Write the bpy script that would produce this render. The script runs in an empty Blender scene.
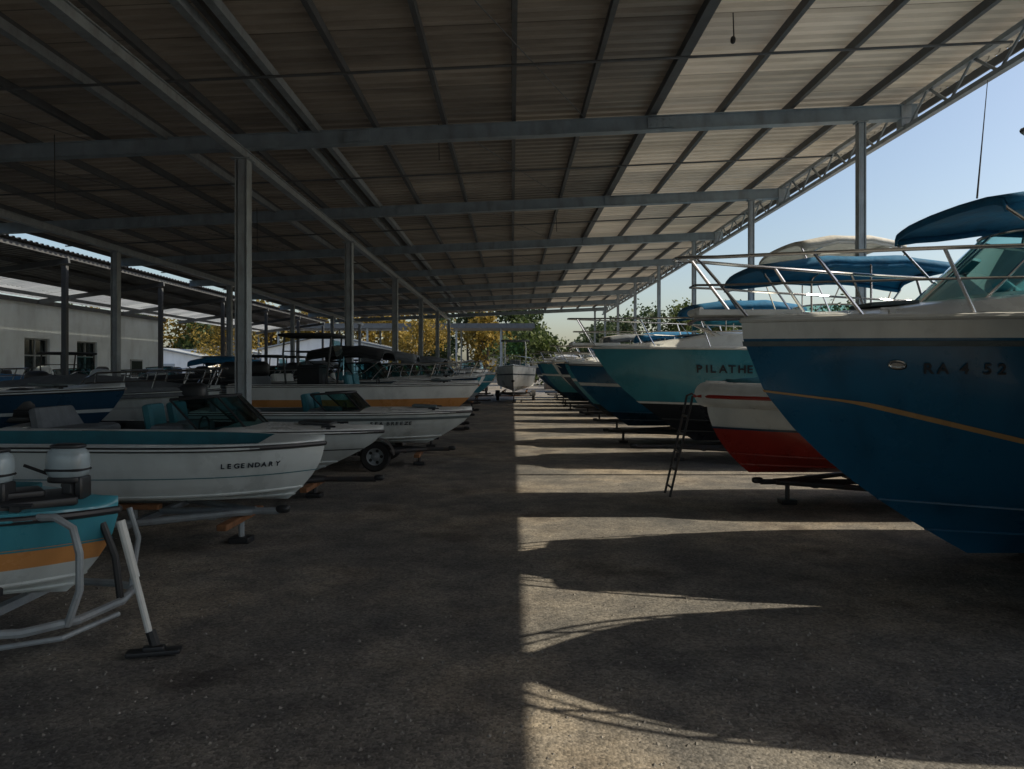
import bpy, math, random
from mathutils import Vector, Matrix
random.seed(7)
scene = bpy.context.scene
R = math.radians

# ------------------------------------------------------------------ materials
MATS = {}
def mat(name, col, rough=0.5, metal=0.0, var=0.15, scale=3.0, bump=0.0, bscale=40.0, coat=0.0, dirt=None, dirt_amt=0.0, spec=0.5):
    if name in MATS: return MATS[name]
    m = bpy.data.materials.new(name); m.use_nodes = True
    nt = m.node_tree; N = nt.nodes; Lk = nt.links
    b = N['Principled BSDF']
    tc = N.new('ShaderNodeTexCoord')
    n = N.new('ShaderNodeTexNoise'); n.inputs['Scale'].default_value = scale; n.inputs['Detail'].default_value = 6
    n.inputs['Roughness'].default_value = 0.65
    Lk.new(tc.outputs['Object'], n.inputs['Vector'])
    r = N.new('ShaderNodeValToRGB')
    r.color_ramp.elements[0].position = 0.3; r.color_ramp.elements[1].position = 0.7
    r.color_ramp.elements[0].color = tuple(c*(1-var) for c in col)+(1,)
    r.color_ramp.elements[1].color = tuple(min(1,c*(1+var)) for c in col)+(1,)
    Lk.new(n.outputs['Fac'], r.inputs['Fac'])
    out = r.outputs['Color']
    if dirt_amt > 0:
        n2 = N.new('ShaderNodeTexNoise'); n2.inputs['Scale'].default_value = scale*2.3; n2.inputs['Detail'].default_value = 8
        mp = N.new('ShaderNodeMapping'); mp.inputs['Scale'].default_value = (1,1,0.35)
        Lk.new(tc.outputs['Object'], mp.inputs['Vector']); Lk.new(mp.outputs['Vector'], n2.inputs['Vector'])
        r2 = N.new('ShaderNodeValToRGB'); r2.color_ramp.elements[0].position = 0.48; r2.color_ramp.elements[1].position = 0.75
        Lk.new(n2.outputs['Fac'], r2.inputs['Fac'])
        mul = N.new('ShaderNodeMath'); mul.operation='MULTIPLY'; mul.inputs[1].default_value = dirt_amt
        Lk.new(r2.outputs['Color'], mul.inputs[0])
        mx = N.new('ShaderNodeMixRGB'); mx.inputs['Color2'].default_value = (dirt or (0.1,0.08,0.06))+(1,)
        Lk.new(mul.outputs[0], mx.inputs['Fac']); Lk.new(out, mx.inputs['Color1'])
        out = mx.outputs['Color']
    Lk.new(out, b.inputs['Base Color'])
    mr = N.new('ShaderNodeMapRange'); mr.inputs['To Min'].default_value = max(0.03,rough*0.75); mr.inputs['To Max'].default_value = min(1,rough*1.3)
    Lk.new(n.outputs['Fac'], mr.inputs['Value']); Lk.new(mr.outputs['Result'], b.inputs['Roughness'])
    b.inputs['Metallic'].default_value = metal
    b.inputs['Coat Weight'].default_value = coat
    b.inputs['Specular IOR Level'].default_value = spec
    if bump > 0:
        nb = N.new('ShaderNodeTexNoise'); nb.inputs['Scale'].default_value = bscale; nb.inputs['Detail'].default_value = 4
        Lk.new(tc.outputs['Object'], nb.inputs['Vector'])
        bp = N.new('ShaderNodeBump'); bp.inputs['Strength'].default_value = bump; bp.inputs['Distance'].default_value = 0.02
        Lk.new(nb.outputs['Fac'], bp.inputs['Height']); Lk.new(bp.outputs['Normal'], b.inputs['Normal'])
    MATS[name] = m; return m

def gel(name, col, dirt=0.35):
    return mat(name, col, rough=0.28, var=0.08, scale=1.6, coat=0.25, dirt=tuple(c*0.45 for c in col), dirt_amt=dirt, bump=0.02, bscale=8)

def glass_mat():
    if 'tinted_glass' in MATS: return MATS['tinted_glass']
    m = bpy.data.materials.new('tinted_glass'); m.use_nodes=True
    nt=m.node_tree; N=nt.nodes; N.clear()
    o=N.new('ShaderNodeOutputMaterial'); t=N.new('ShaderNodeBsdfTransparent'); t.inputs[0].default_value=(0.30,0.55,0.56,1)
    g=N.new('ShaderNodeBsdfGlossy'); g.inputs['Roughness'].default_value=0.04; g.inputs[0].default_value=(0.9,1,1,1)
    f=N.new('ShaderNodeFresnel'); f.inputs[0].default_value=1.6
    mx=N.new('ShaderNodeMixShader')
    nt.links.new(f.outputs[0],mx.inputs[0]); nt.links.new(t.outputs[0],mx.inputs[1]); nt.links.new(g.outputs[0],mx.inputs[2]); nt.links.new(mx.outputs[0],o.inputs[0])
    MATS['tinted_glass']=m; return m

STEEL = mat('galvanised_steel',(0.30,0.34,0.37),0.45,0.2,0.18,4,0.15,30,dirt=(0.14,0.09,0.06),dirt_amt=0.35)
STEELB = mat('painted_beam_steel',(0.24,0.30,0.35),0.5,0.1,0.18,2,0.1,20,dirt=(0.10,0.08,0.07),dirt_amt=0.45)
STEELD = mat('dark_purlin_steel',(0.10,0.11,0.12),0.6,0.1,0.2,3,dirt=(0.08,0.05,0.04),dirt_amt=0.4)
TRLD = mat('dark_trailer_steel',(0.05,0.053,0.058),0.5,0.2,0.25,4,dirt=(0.12,0.06,0.03),dirt_amt=0.4)
CHROME = mat('polished_rail',(0.62,0.64,0.66),0.18,1.0,0.05,6)
BLACK = mat('black_rubber',(0.018,0.018,0.02),0.75,0,0.3,8,0.3,60)
BLKP = mat('black_plastic',(0.022,0.024,0.028),0.4,0,0.2,5)
WOOD = mat('orange_timber',(0.24,0.11,0.05),0.7,0,0.3,6,0.4,30,dirt=(0.08,0.05,0.02),dirt_amt=0.5)
WHITEP = mat('white_vinyl',(0.62,0.64,0.63),0.45,0,0.08,3,0.1,30,dirt=(0.25,0.24,0.22),dirt_amt=0.3)
COWL = mat('blue_grey_cowl',(0.36,0.45,0.50),0.3,0,0.1,4,coat=.3,dirt=(0.15,0.16,0.17),dirt_amt=0.4)
GELW = gel('white_gelcoat',(0.72,0.75,0.74))
GELL = gel('weathered_white_gelcoat',(0.56,0.62,0.63),.45)
GELG = gel('light_grey_gelcoat',(0.46,0.51,0.53))
GELBLUE = gel('deep_blue_gelcoat',(0.012,0.125,0.25),0.5)
GELTEAL = gel('teal_gelcoat',(0.055,0.27,0.35))
GELNAVY = gel('navy_gelcoat',(0.012,0.045,0.09))
GELRED = gel('red_gelcoat',(0.36,0.03,0.02))
GELORG = gel('orange_gelcoat',(0.62,0.29,0.10))
GELBLK = gel('black_antifoul',(0.02,0.024,0.03))
GELSTR = gel('gold_stripe',(0.50,0.30,0.13),0.3)
DKTEAL = mat('teal_upholstery',(0.02,0.14,0.18),0.6,0,0.2,4,0.15,40)
FLOOR = mat('cockpit_floor',(0.10,0.13,0.14),0.7,0,0.2,4,0.2,60)
CANB = mat('blue_canvas',(0.008,0.13,0.28),0.85,0,0.25,5,0.5,14)
CANT = mat('teal_canvas',(0.02,0.18,0.24),0.85,0,0.25,5,0.5,14)
CANW = mat('pale_canvas',(0.55,0.55,0.52),0.85,0,0.12,5,0.5,14)
CANK = mat('black_canvas',(0.015,0.018,0.022),0.85,0,0.25,5,0.5,14)
CANG = mat('grey_canvas',(0.14,0.16,0.18),0.85,0,0.25,5,0.5,14)
LETTER = mat('dark_lettering',(0.01,0.02,0.035),0.4)
LAMPG = mat('portlight_chrome',(0.5,0.52,0.53),0.15,1.0)

# ------------------------------------------------------------------ mesh builder
class MB:
    def __init__(s): s.v=[]; s.f=[]; s.m=[]
    def add(s, vs, fs, mi=0):
        o=len(s.v); s.v += [tuple(p) for p in vs]
        for f in fs: s.f.append(tuple(i+o for i in f)); s.m.append(mi)
    def box(s, c, d, mi=0, rot=None, bev=0.0):
        hx,hy,hz=d[0]/2,d[1]/2,d[2]/2
        if bev<=0:
            vs=[Vector((x,y,z)) for x in(-hx,hx) for y in(-hy,hy) for z in(-hz,hz)]
            fs=[(0,1,3,2),(4,6,7,5),(0,4,5,1),(2,3,7,6),(0,2,6,4),(1,5,7,3)]
        else:
            b=min(bev,hx*.49,hy*.49,hz*.49)
            def ring(z,i):
                x,y=hx-i,hy-i; 
                return [(-x+b,-y,z),(x-b,-y,z),(x,-y+b,z),(x,y-b,z),(x-b,y,z),(-x+b,y,z),(-x,y-b,z),(-x,-y+b,z)]
            rs=[ring(-hz,b*.9),ring(-hz+b*.35,b*.25),ring(-hz+b,0),ring(hz-b,0),ring(hz-b*.35,b*.25),ring(hz,b*.9)]
            vs=[Vector(p) for r in rs for p in r]; fs=[]
            for k in range(5):
                for i in range(8): j=(i+1)%8; fs.append((k*8+i,k*8+j,k*8+8+j,k*8+8+i))
            fs.append(tuple(range(7,-1,-1))); fs.append(tuple(range(40,48)))
        if rot is not None: vs=[rot@v for v in vs]
        c=Vector(c); s.add([v+c for v in vs],fs,mi)
    def tube(s, pts, r, mi=0, n=8, closed=False, cap=True):
        pts=[Vector(p) for p in pts]; k=len(pts); vs=[]; fs=[]
        up=None
        for i,p in enumerate(pts):
            if closed: t=pts[(i+1)%k]-pts[i-1]
            else: t=pts[min(i+1,k-1)]-pts[max(i-1,0)]
            if t.length<1e-9: t=Vector((0,0,1))
            t.normalize()
            if up is None:
                up=Vector((0,0,1)) if abs(t.z)<.9 else Vector((1,0,0))
            a=t.cross(up)
            if a.length<1e-6: a=t.cross(Vector((0,1,0)))
            a.normalize(); b=a.cross(t); b.normalize(); up=b
            rr=r[i] if isinstance(r,(list,tuple)) else r
            for j in range(n):
                th=2*math.pi*j/n; vs.append(p+a*math.cos(th)*rr+b*math.sin(th)*rr)
        m=k if closed else k-1
        for i in range(m):
            i2=(i+1)%k
            for j in range(n):
                j2=(j+1)%n; fs.append((i*n+j,i*n+j2,i2*n+j2,i2*n+j))
        if cap and not closed:
            fs.append(tuple(range(n-1,-1,-1))); fs.append(tuple((k-1)*n+j for j in range(n)))
        s.add(vs,fs,mi)
    def lathe(s, c, axis, prof, mi=0, n=24):
        axis=Vector(axis).normalized(); q=Vector((0,0,1)).rotation_difference(axis); c=Vector(c)
        vs=[];fs=[]
        for (r,h) in prof:
            for j in range(n):
                th=2*math.pi*j/n; vs.append(c+q@Vector((r*math.cos(th),r*math.sin(th),h)))
        for i in range(len(prof)-1):
            for j in range(n):
                j2=(j+1)%n; fs.append((i*n+j,i*n+j2,(i+1)*n+j2,(i+1)*n+j))
        s.add(vs,fs,mi)
    def blob(s, c, d, mi=0, e=3.0, rot=None, nu=16, nv=10):
        def sp(w,p): return math.copysign(abs(w)**p,w)
        vs=[];fs=[];c=Vector(c);p=2/e
        for i in range(nv+1):
            ph=-math.pi/2+math.pi*i/nv
            for j in range(nu):
                th=2*math.pi*j/nu
                v=Vector((d[0]/2*sp(math.cos(ph),p)*sp(math.cos(th),p),d[1]/2*sp(math.cos(ph),p)*sp(math.sin(th),p),d[2]/2*sp(math.sin(ph),p)))
                if rot is not None: v=rot@v
                vs.append(v+c)
        for i in range(nv):
            for j in range(nu):
                j2=(j+1)%nu; fs.append((i*nu+j,i*nu+j2,(i+1)*nu+j2,(i+1)*nu+j))
        s.add(vs,fs,mi)
    def grid(s, rows, mi=0, mifn=None):
        n=len(rows[0]); o=len(s.v)
        for r in rows: s.v += [tuple(p) for p in r]
        for i in range(len(rows)-1):
            for j in range(n-1):
                s.f.append((o+i*n+j,o+i*n+j+1,o+(i+1)*n+j+1,o+(i+1)*n+j)); s.m.append(mifn(i,j) if mifn else mi)
    def build(s, name, mats, parent=None, smooth=True, ang=35, solid=0):
        me=bpy.data.meshes.new(name); me.from_pydata(s.v,[],s.f)
        for m in mats: me.materials.append(m)
        me.polygons.foreach_set('material_index', s.m)
        if smooth:
            me.polygons.foreach_set('use_smooth',[True]*len(s.f))
            try: me.set_sharp_from_angle(angle=R(ang))
            except Exception: pass
        me.update()
        o=bpy.data.objects.new(name,me); scene.collection.objects.link(o)
        if parent: o.parent=parent
        if solid:
            md=o.modifiers.new('solid','SOLIDIFY'); md.thickness=solid
        return o

def empty(name, loc=(0,0,0), rz=0):
    e=bpy.data.objects.new(name,None); e.location=loc; e.rotation_euler=(0,0,rz); e.empty_display_size=.3
    scene.collection.objects.link(e); return e
def ss(x): x=max(0,min(1,x)); return x*x*(3-2*x)
def rotm(ax,deg): return Matrix.Rotation(R(deg),3,ax)

# ------------------------------------------------------------------ boats
ROWS=[(0,0),(.30,.06),(.58,.135),(.82,.22),(.87,.235),(.90,.31),(.925,.42),(.945,.54),(.965,.66),(.972,.71),(.99,.92),(1,1)]
class Hull:
    def __init__(s,L,B,H,zk,rake,rise,p,t0,fl=.45,rp=1.5):
        s.L,s.B,s.H,s.zk,s.rake,s.rise,s.p,s.t0,s.fl,s.rp=L,B,H,zk,rake,rise,p,t0,fl,rp
    def b(s,t):
        if t<s.t0: return s.B/2*(.92+.08*t/s.t0)
        return s.B/2*max(0,1-((t-s.t0)/(1-s.t0))**s.p)
    def sh(s,t): return s.zk+s.H+s.rise*t*t
    def P(s,t,j,side=1):
        j0=min(int(j),len(ROWS)-2); f=j-j0
        yf=ROWS[j0][0]*(1-f)+ROWS[j0+1][0]*f; zf=ROWS[j0][1]*(1-f)+ROWS[j0+1][1]*f
        x=t*(s.L-s.rake*(1-zf)**s.rp)
        y=s.b(t)*yf*(1-s.fl*(1-zf)*t**3)
        z=s.zk+(s.sh(t)-s.zk)*zf
        return Vector((x,side*y,z))
    def N(s,t,j,side):
        t=min(t,.995); a=s.P(t+.004,j,side)-s.P(t-.004,j,side); b=s.P(t,j+.2,side)-s.P(t,j-.2,side)
        n=a.cross(b); n.normalize()
        if n.y*side<0: n=-n
        return n

def letters(h, root, text, t_start, j, size, side, direction, m, gap=.75):
    t=t_start
    for ch in text:
        if ch!=' ':
            P=h.P(t,j,side); dt=.01
            X=(h.P(t+dt*direction,j,side)-P).normalized()
            U=(h.P(t,j+.3,side)-h.P(t,j-.3,side)).normalized()
            Nn=X.cross(U).normalized(); U=Nn.cross(X).normalized()
            cu=bpy.data.curves.new('letter','FONT'); cu.body=ch; cu.size=size; cu.extrude=.002; cu.offset=.004*size/.1*.6
            cu.materials.append(m)
            o=bpy.data.objects.new('letter',cu); scene.collection.objects.link(o); o.parent=root
            P=P+Nn*.012
            o.matrix_local=Matrix(((X.x,U.x,Nn.x,P.x),(X.y,U.y,Nn.y,P.y),(X.z,U.z,Nn.z,P.z),(0,0,0,1)))
        adv={'I':.38,' ':.45,'1':.5}.get(ch,gap)
        t+=direction*size*adv/h.L

def outboard(mb,x,y,z,s=1.0,mi=0,mk=1,tilt=0):
    rt=rotm('Y',tilt)
    def q(p): return rt@Vector(p)*s+Vector((x,y,z))
    mb.blob(q((-.22,0,.30)),(.52*s,.36*s,.46*s),mi,3.2,rt)
    mb.blob(q((-.22,0,.22)),(.53*s,.37*s,.05*s),mk,4,rt)
    mb.blob(q((-.22,0,.09)),(.46*s,.33*s,.10*s),mk,4,rt)
    mb.box(q((-.20,0,-.22)),(.17*s,.14*s,.62*s),mk,rt,.04*s)
    mb.box(q((-.22,0,-.50)),(.40*s,.20*s,.03*s),mk,rt,.01*s)
    mb.blob(q((-.20,0,-.64)),(.42*s,.13*s,.14*s),mk,2.4,rt)
    mb.box(q((-.16,0,-.78)),(.16*s,.02*s,.22*s),mk,rt,.01*s)
    for a in range(3):
        th=a*2*math.pi/3
        mb.blob(q((-.42,math.cos(th)*.07,-.64+math.sin(th)*.07)),(.02*s,.12*s,.12*s),mk,2,rt,8,6)
    mb.box(q((-.02,0,-.02)),(.10*s,.24*s,.30*s),mk,rt,.02*s)

def boat(name, bow, heading, L,B,H,zk, rake=.8,rise=.12,p=2.3,t0=.35, scheme='00001111211', mats=None,
         cock=(.05,.55), depth=.45, cab=0.0, wind=None, bim=None, rail=None, ob=1, obm=None, sprit=0,
         seats=True, cover=None, text=None, ttop=None, fl=.45, antenna=None, rp=1.5, N=26, portl=None, railr=.014, pins=None, lean=.10, collar=None):
    th=R(heading)
    root=empty(name,(bow[0]-L*math.cos(th),bow[1]-L*math.sin(th),0),th)
    M=mats or {}
    M=[M.get('bottom',GELBLK),M.get('top',GELW),M.get('stripe',GELTEAL),M.get('deck',GELW),M.get('floor',FLOOR),M.get('rub',BLKP),M.get('top2',GELW)]
    h=Hull(L,B,H,zk,rake,rise,p,t0,fl,rp)
    ts=[1-(1-i/N)**1.7 for i in range(N+1)]
    mb=MB()
    for side in (1,-1):
        rows=[[h.P(t,j,side) for j in range(12)] for t in ts]
        if side<0: rows=[r[::-1] for r in rows]
        mb.grid(rows,mifn=(lambda i,j:int(scheme[j])) if side>0 else (lambda i,j:int(scheme[10-j])))
    a=[h.P(0,j,1) for j in range(12)]; c=[h.P(0,j,-1) for j in range(11,0,-1)]
    mb.add(a+c,[tuple(range(len(a+c)))[::-1]],1)
    for side in(1,-1):
        for jj in (1.6,4.0):
            mb.tube([h.P(t,jj,side)+Vector((0,side*.004,-.004)) for t in ts[:-1]],.013,int(scheme[int(jj)]),5)
    for (ja,jb,wd,mi) in (pins or []):
        for side in(1,-1):
            rows=[]
            for t in ts[:-1]:
                j=max(5.8,ja+(jb-ja)*(1-t)); n=h.N(max(t,.01),j,side)*.009
                rows.append([h.P(t,j-wd,side)+n,h.P(t,j+wd,side)+n])
            e=[h.P(1,ja-wd,side)+Vector((.012,0,0)),h.P(1,ja+wd,side)+Vector((.012,0,0))]; rows.append(e)
            if side<0: rows=[r[::-1] for r in rows]
            mb.grid(rows,mi)
    mb.build('hull',M,root,ang=28)
    mb=MB()
    for side in(1,-1):
        pts=[h.P(t,11,side)+Vector((0,side*.008,0)) for t in ts]
        mb.tube(pts,.024,5,8); mb.tube([q+Vector((0,side*.018,0)) for q in pts],.010,3,6)
    mb.tube([h.P(0,11,1),h.P(0,11,-1)],.03,5)
    mb.build('rub_rail',M,root)
    if collar:
        cr,cm,cm2=collar; mb=MB()
        tt=[.02+.975*(1-(1-i/40)**2.2) for i in range(41)]
        lp=[h.P(t,11,1)+Vector((-.02,-.03,-cr*.55)) for t in tt]; rp2=[Vector((q.x,-q.y,q.z)) for q in lp]
        path=lp+[Vector((lp[-1].x+.03,0,lp[-1].z))]+rp2[::-1]
        rad=[cr*min(1,.35+i*.2) for i in range(len(path))]; rad=[min(a_,b_) for a_,b_ in zip(rad,rad[::-1])]
        mb.tube(path,rad,0,18)
        out=[]
        for i,q in enumerate(path):
            tg=path[min(i+1,len(path)-1)]-path[max(i-1,0)]; n=Vector((tg.y,-tg.x,0)).normalized()
            if n.x*1+n.y*q.y*9<0 and abs(q.y)>.1: n=-n
            if abs(q.y)<=.1: n=Vector((1,0,0))
            out.append(q+n*rad[i]*.93+Vector((0,0,-.02)))
        mb.tube(out,.026,1,8)
        mb.build('fender_collar',[cm,cm2],root)
    def cabf(t): return cab*ss((.93-t)/.30)
    dts=sorted(set([t for t in ts]+[cock[0],cock[0]+.002,cock[1],cock[1]+.002]))
    dfr=min(.9,depth/H)
    def prof(t,side):
        b=h.b(t); s=h.sh(t); inc = cock[0]+.001<t<cock[1]+.001
        x=t*L; cz=cabf(t)
        if inc:
            xf=t*(L-rake*(dfr**rp)-.05*t); k=(1-fl*dfr*t**3)*(1-.25*t**6)
            return [Vector((x,side*b,s)),Vector((x,side*b*.93,s+.035)),Vector((x,side*b*.80,s+.035)),
                    Vector((xf,side*b*.76*k,s-depth)),Vector((xf,side*b*.4*k,s-depth)),Vector((xf,0,s-depth))]
        k=1 if t>cock[1] else 0
        fr=[1,.93,.80,.68,.35,0]; zz=[0,.035,.045,.05+cz*k*.8,.07+cz*k,.085+cz*k*1.05]
        return [Vector((x,side*b*f,s+z)) for f,z in zip(fr,zz)]
    mb=MB()
    for side in(1,-1):
        rows=[prof(t,side) for t in dts]
        if side>0: rows=[r[::-1] for r in rows]
        def mf(i,j,side=side):
            jj=j if side<0 else 4-j
            t=(dts[i]+dts[i+1])/2
            return 4 if (cock[0]+.002<t<cock[1] and jj>=2) else 3
        mb.grid(rows,mifn=mf)
    if cock[1]<.8:
        tx=(cock[1]+1)/2+.02
        mb.box((tx*L,0,h.sh(tx)+.10+cabf(tx)*1.05),(.42,.42,.035),4,rotm('Y',3),.015)
        for side in(1,-1):
            tc_=.86; mb.tube([(tc_*L-.09,side*h.b(tc_)*.86,h.sh(tc_)+.075),(tc_*L+.09,side*h.b(tc_)*.86,h.sh(tc_)+.075)],.012,5)
            mb.box((tc_*L,side*h.b(tc_)*.86,h.sh(tc_)+.055),(.05,.03,.03),5)
    mb.build('deck',M,root,ang=30)
    if sprit>0:
        mb=MB(); z=h.sh(1)+.06
        mb.box((L+sprit/2-.25,0,z),(sprit+.5,.26,.055),0,None,.025)
        mb.tube([(L+sprit-.04,-.12,z+.02),(L+sprit+.03,0,z+.0),(L+sprit-.04,.12,z+.02)],.03,0)
        mb.tube([(L-.1,0,z-.04),(L+sprit-.02,0,z-.05),(L+sprit+.05,0,z-.10)],.018,1)
        mb.add([(L+sprit+.07,0,z-.08),(L+sprit-.22,.10,z-.20),(L+sprit-.12,0,z-.13),(L+sprit-.22,-.10,z-.20)],[(0,1,2),(0,2,3)],1)
        mb.build('bow_pulpit',[M[3],CHROME],root)
    if wind:
        tw,hw,rk=wind[:3]; wf=wind[3] if len(wind)>3 else .78
        xw=tw*L; zb=h.sh(tw)+.05+cabf(tw)*.75; hb=h.b(tw)*wf; dp=wind[4] if len(wind)>4 else L*.14
        K=16; bt=[];tp=[]
        for i in range(K+1):
            a=-1+2*i/K
            bx=xw-dp*abs(a)**2.6
            bt.append(Vector((bx,hb*math.sin(a*math.pi/2),zb-.03*abs(a))))
            tp.append(Vector((bx-rk,hb*.86*math.sin(a*math.pi/2),zb+hw-.10*hw*abs(a)**3)))
        g=MB(); g.grid([bt,tp]); g.build('windshield_glass',[glass_mat()],root)
        fr=MB(); fr.tube(bt,.02,0); fr.tube(tp,.018,0)
        for i in (0,4,8,12,K): fr.tube([bt[i],tp[i]],.014,0)
        fr.build('windshield_frame',[M[5] if not cab else CHROME],root)
    if seats:
        mb=MB(); c0=cock[0]*L; c1=cock[1]*L; zf=h.sh(.3)-depth; w=h.B/2*.7
        mb.box((c0+.30,0,zf+.2),(.5,w*1.9,.38),0,None,.06); mb.box((c0+.1,0,zf+.48),(.14,w*1.9,.34),0,rotm('Y',-10),.05)
        for side in(1,-1):
            xs=c1-.75; mb.box((xs,side*w*.5,zf+.22),(.45,.42,.42),0,None,.05); mb.box((xs-.22,side*w*.5,zf+.52),(.12,.40,.34),1,rotm('Y',-10),.05)
        mb.box((c1-.15,-w*.5,zf+depth*.6),(.22,.5,depth*.9),1,rotm('Y',-15),.04)
        ring=[Vector((c1-.33,-w*.5+.16*math.cos(a),zf+depth+.02+.15*math.sin(a))) for a in [2*math.pi*i/14 for i in range(14)]]
        mb.tube(ring,.013,2,6,True); mb.tube([(c1-.33,-w*.5-.15,zf+depth+.02),(c1-.33,-w*.5+.15,zf+depth+.02)],.01,2,5)
        mb.build('seats_and_helm',[seats if seats is not True else WHITEP,DKTEAL,BLKP],root)
    if ob:
        mb=MB(); n=ob
        for k in range(n):
            yy=(k-(n-1)/2)*.5
            outboard(mb,-.03,yy,h.sh(0)+.02,.95,0,1,0)
        mb.build('outboard_motor',[obm or BLKP,BLKP],root)
    if rail:
        tr,hr=rail; mb=MB(); tt=[tr+(1-tr)*i/12 for i in range(13)]
        def rp_(t,side,f): 
            ln=lean*ss((t-.7)/.3)*L*.15
            return Vector((t*L+f*ln+(sprit*.75*ss((t-.86)/.14)),side*max(h.b(t)*(.90+.03*f),.10),h.sh(t)+.04+hr*f))
        left=[rp_(t,1,1) for t in tt]; right=[rp_(t,-1,1) for t in tt]
        st=rp_(tr-.09,1,0); en=rp_(tr-.09,-1,0)
        tip=[Vector((left[-1].x+.05,.06,left[-1].z)),Vector((left[-1].x+.05,-.06,left[-1].z))]
        mb.tube([st,(st+left[0])/2+Vector((0,0,hr*.25))]+left+tip+right[::-1]+[(en+right[0])/2+Vector((0,0,hr*.25)),en],railr,0,8)
        lm=[rp_(t,1,.52) for t in tt]; rm=[rp_(t,-1,.52) for t in tt]
        mb.tube([rp_(tr-.045,1,.5)]+lm+rm[::-1]+[rp_(tr-.045,-1,.5)],railr*.7,0,6)
        for t in (tr,tr+(1-tr)*.25,tr+(1-tr)*.5,tr+(1-tr)*.75,.985):
            for side in(1,-1):
                mb.tube([rp_(min(1,t-.02),side,-.02),rp_(t,side,1)],railr*.9,0,6)
        mb.build('bow_rail',[CHROME],root)
    if bim:
        x0,x1,zt,m,wf=bim[:5]; droop=bim[5] if len(bim)>5 else .2
        K=12; rows=[]
        for i in range(K+1):
            u=i/K; x=x0+(x1-x0)*u; r=[]
            for j in range(K+1):
                a=-1+2*j/K
                scal=.02*abs(math.sin(u*math.pi*3))
                r.append(Vector((x,B/2*wf*math.sin(a*math.pi/2)*(1-.04*(2*u-1)**4),zt-droop*abs(a)**2.6-.12*abs(2*u-1)**2.5-scal-.015*random.random()*abs(a))))
            rows.append(r)
        g=MB(); g.grid(rows)
        for side in (0,-1):
            e=[r[side] for r in rows]; g.grid([e,[q+Vector((0,0,-.06)) for q in e]])
        for e in (rows[0],rows[-1]): g.grid([e,[q+Vector((0,0,-.06)) for q in e]])
        g.build('canvas_top',[m],root,solid=.015,ang=60)
        fr=MB(); xm=(x0+x1)/2; zs=h.sh(.3)+.05
        for xx in (x0+.05,xm-.03,x1-.05):
            i=int(round((xx-x0)/(x1-x0)*K)); r=[q+Vector((0,0,-.03)) for q in rows[i]]
            base=Vector((xm+(xx-xm)*.25,B/2*.86,zs)); base2=Vector((base.x,-base.y,zs))
            fr.tube([base2]+r+[base],.013,0,6)
        fr.build('canvas_frame',[CHROME],root)
    if ttop:
        x0,x1,zt,m=ttop; fr=MB(); w=B*.30; zb=h.sh(.4)-depth
        fr.blob(((x0+x1)/2,0,zt),((x1-x0),w*2.3,.09),1,5)
        for xx,le in((x0+.15,-.1),(x1-.15,.15)):
            for side in(1,-1): fr.tube([(xx-le,side*w*.8,zb),(xx,side*w*.85,zt-.4),(xx+.02,side*w*.8,zt-.04)],.022,0)
        for side in(1,-1):
            for zz in(.35,.7): fr.tube([(x0+.15,side*w*.83,zt-zz),(x1-.15,side*w*.83,zt-zz)],.014,0,6)
        fr.box(((x0+x1)/2,0,zb+.45),(.55,.6,.9),1,None,.06)
        fr.add([((x1+.05),-w*.7,zt-.75),((x1+.05),w*.7,zt-.75),((x1-.15),w*.65,zt-.1),((x1-.15),-w*.65,zt-.1)],[(0,1,2,3)],2)
        fr.build('t_top',[CHROME if m is not CANK else BLKP,m,glass_mat()],root)
    if cover:
        m,t_a,t_b,hc=cover; rows=[]; K=18
        for i in range(K+1):
            t=t_a+(t_b-t_a)*i/K; r=[]
            for j in range(15):
                a=-1+j/7
                ridge=hc*ss(1-abs((i/K)-.35)/.75)
                z=h.sh(t)+.06+ridge*(1-abs(a)**1.7)+.025*math.sin(i*1.7+j*2.1)*(1-abs(a))
                if abs(a)>.99: z-=.14
                yy=(h.b(t)+.02)*a if abs(a)<=.99 else (h.b(t)+.045)*a
                r.append(Vector((t*L,yy,z)))
            rows.append(r)
        g=MB(); g.grid(rows); g.build('boat_cover',[m],root,ang=60,solid=.01)
    if text:
        for (tx,t_s,j,size,side,dr,m) in text: letters(h,root,tx,t_s,j,size,side,dr,m)
    if portl:
        mb=MB()
        for (t,j,side,rr) in portl:
            P=h.P(t,j,side); X=(h.P(t+.01,j,side)-P).normalized(); U=(h.P(t,j+.3,side)-h.P(t,j-.3,side)).normalized(); Nn=X.cross(U)*(-side); Nn.normalize()
            if Nn.y*side<0: Nn=-Nn
            pts=[P+Nn*.012+X*math.cos(a)*rr*1.5+U*math.sin(a)*rr*.8 for a in [2*math.pi*i/18 for i in range(18)]]
            mb.tube(pts,.012,0,6,True); mb.add([q-Nn*.004 for q in pts],[tuple(range(18))],0)
        mb.build('portlight',[LAMPG],root)
    if antenna:
        mb=MB(); x,y,z,hh,ln=antenna; mb.tube([(x,y,z),(x+ln*.5,y,z+hh*.5),(x+ln,y,z+hh)],[.008,.005,.003],0,6); mb.build('antenna',[BLKP],root)
    return root,h

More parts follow.
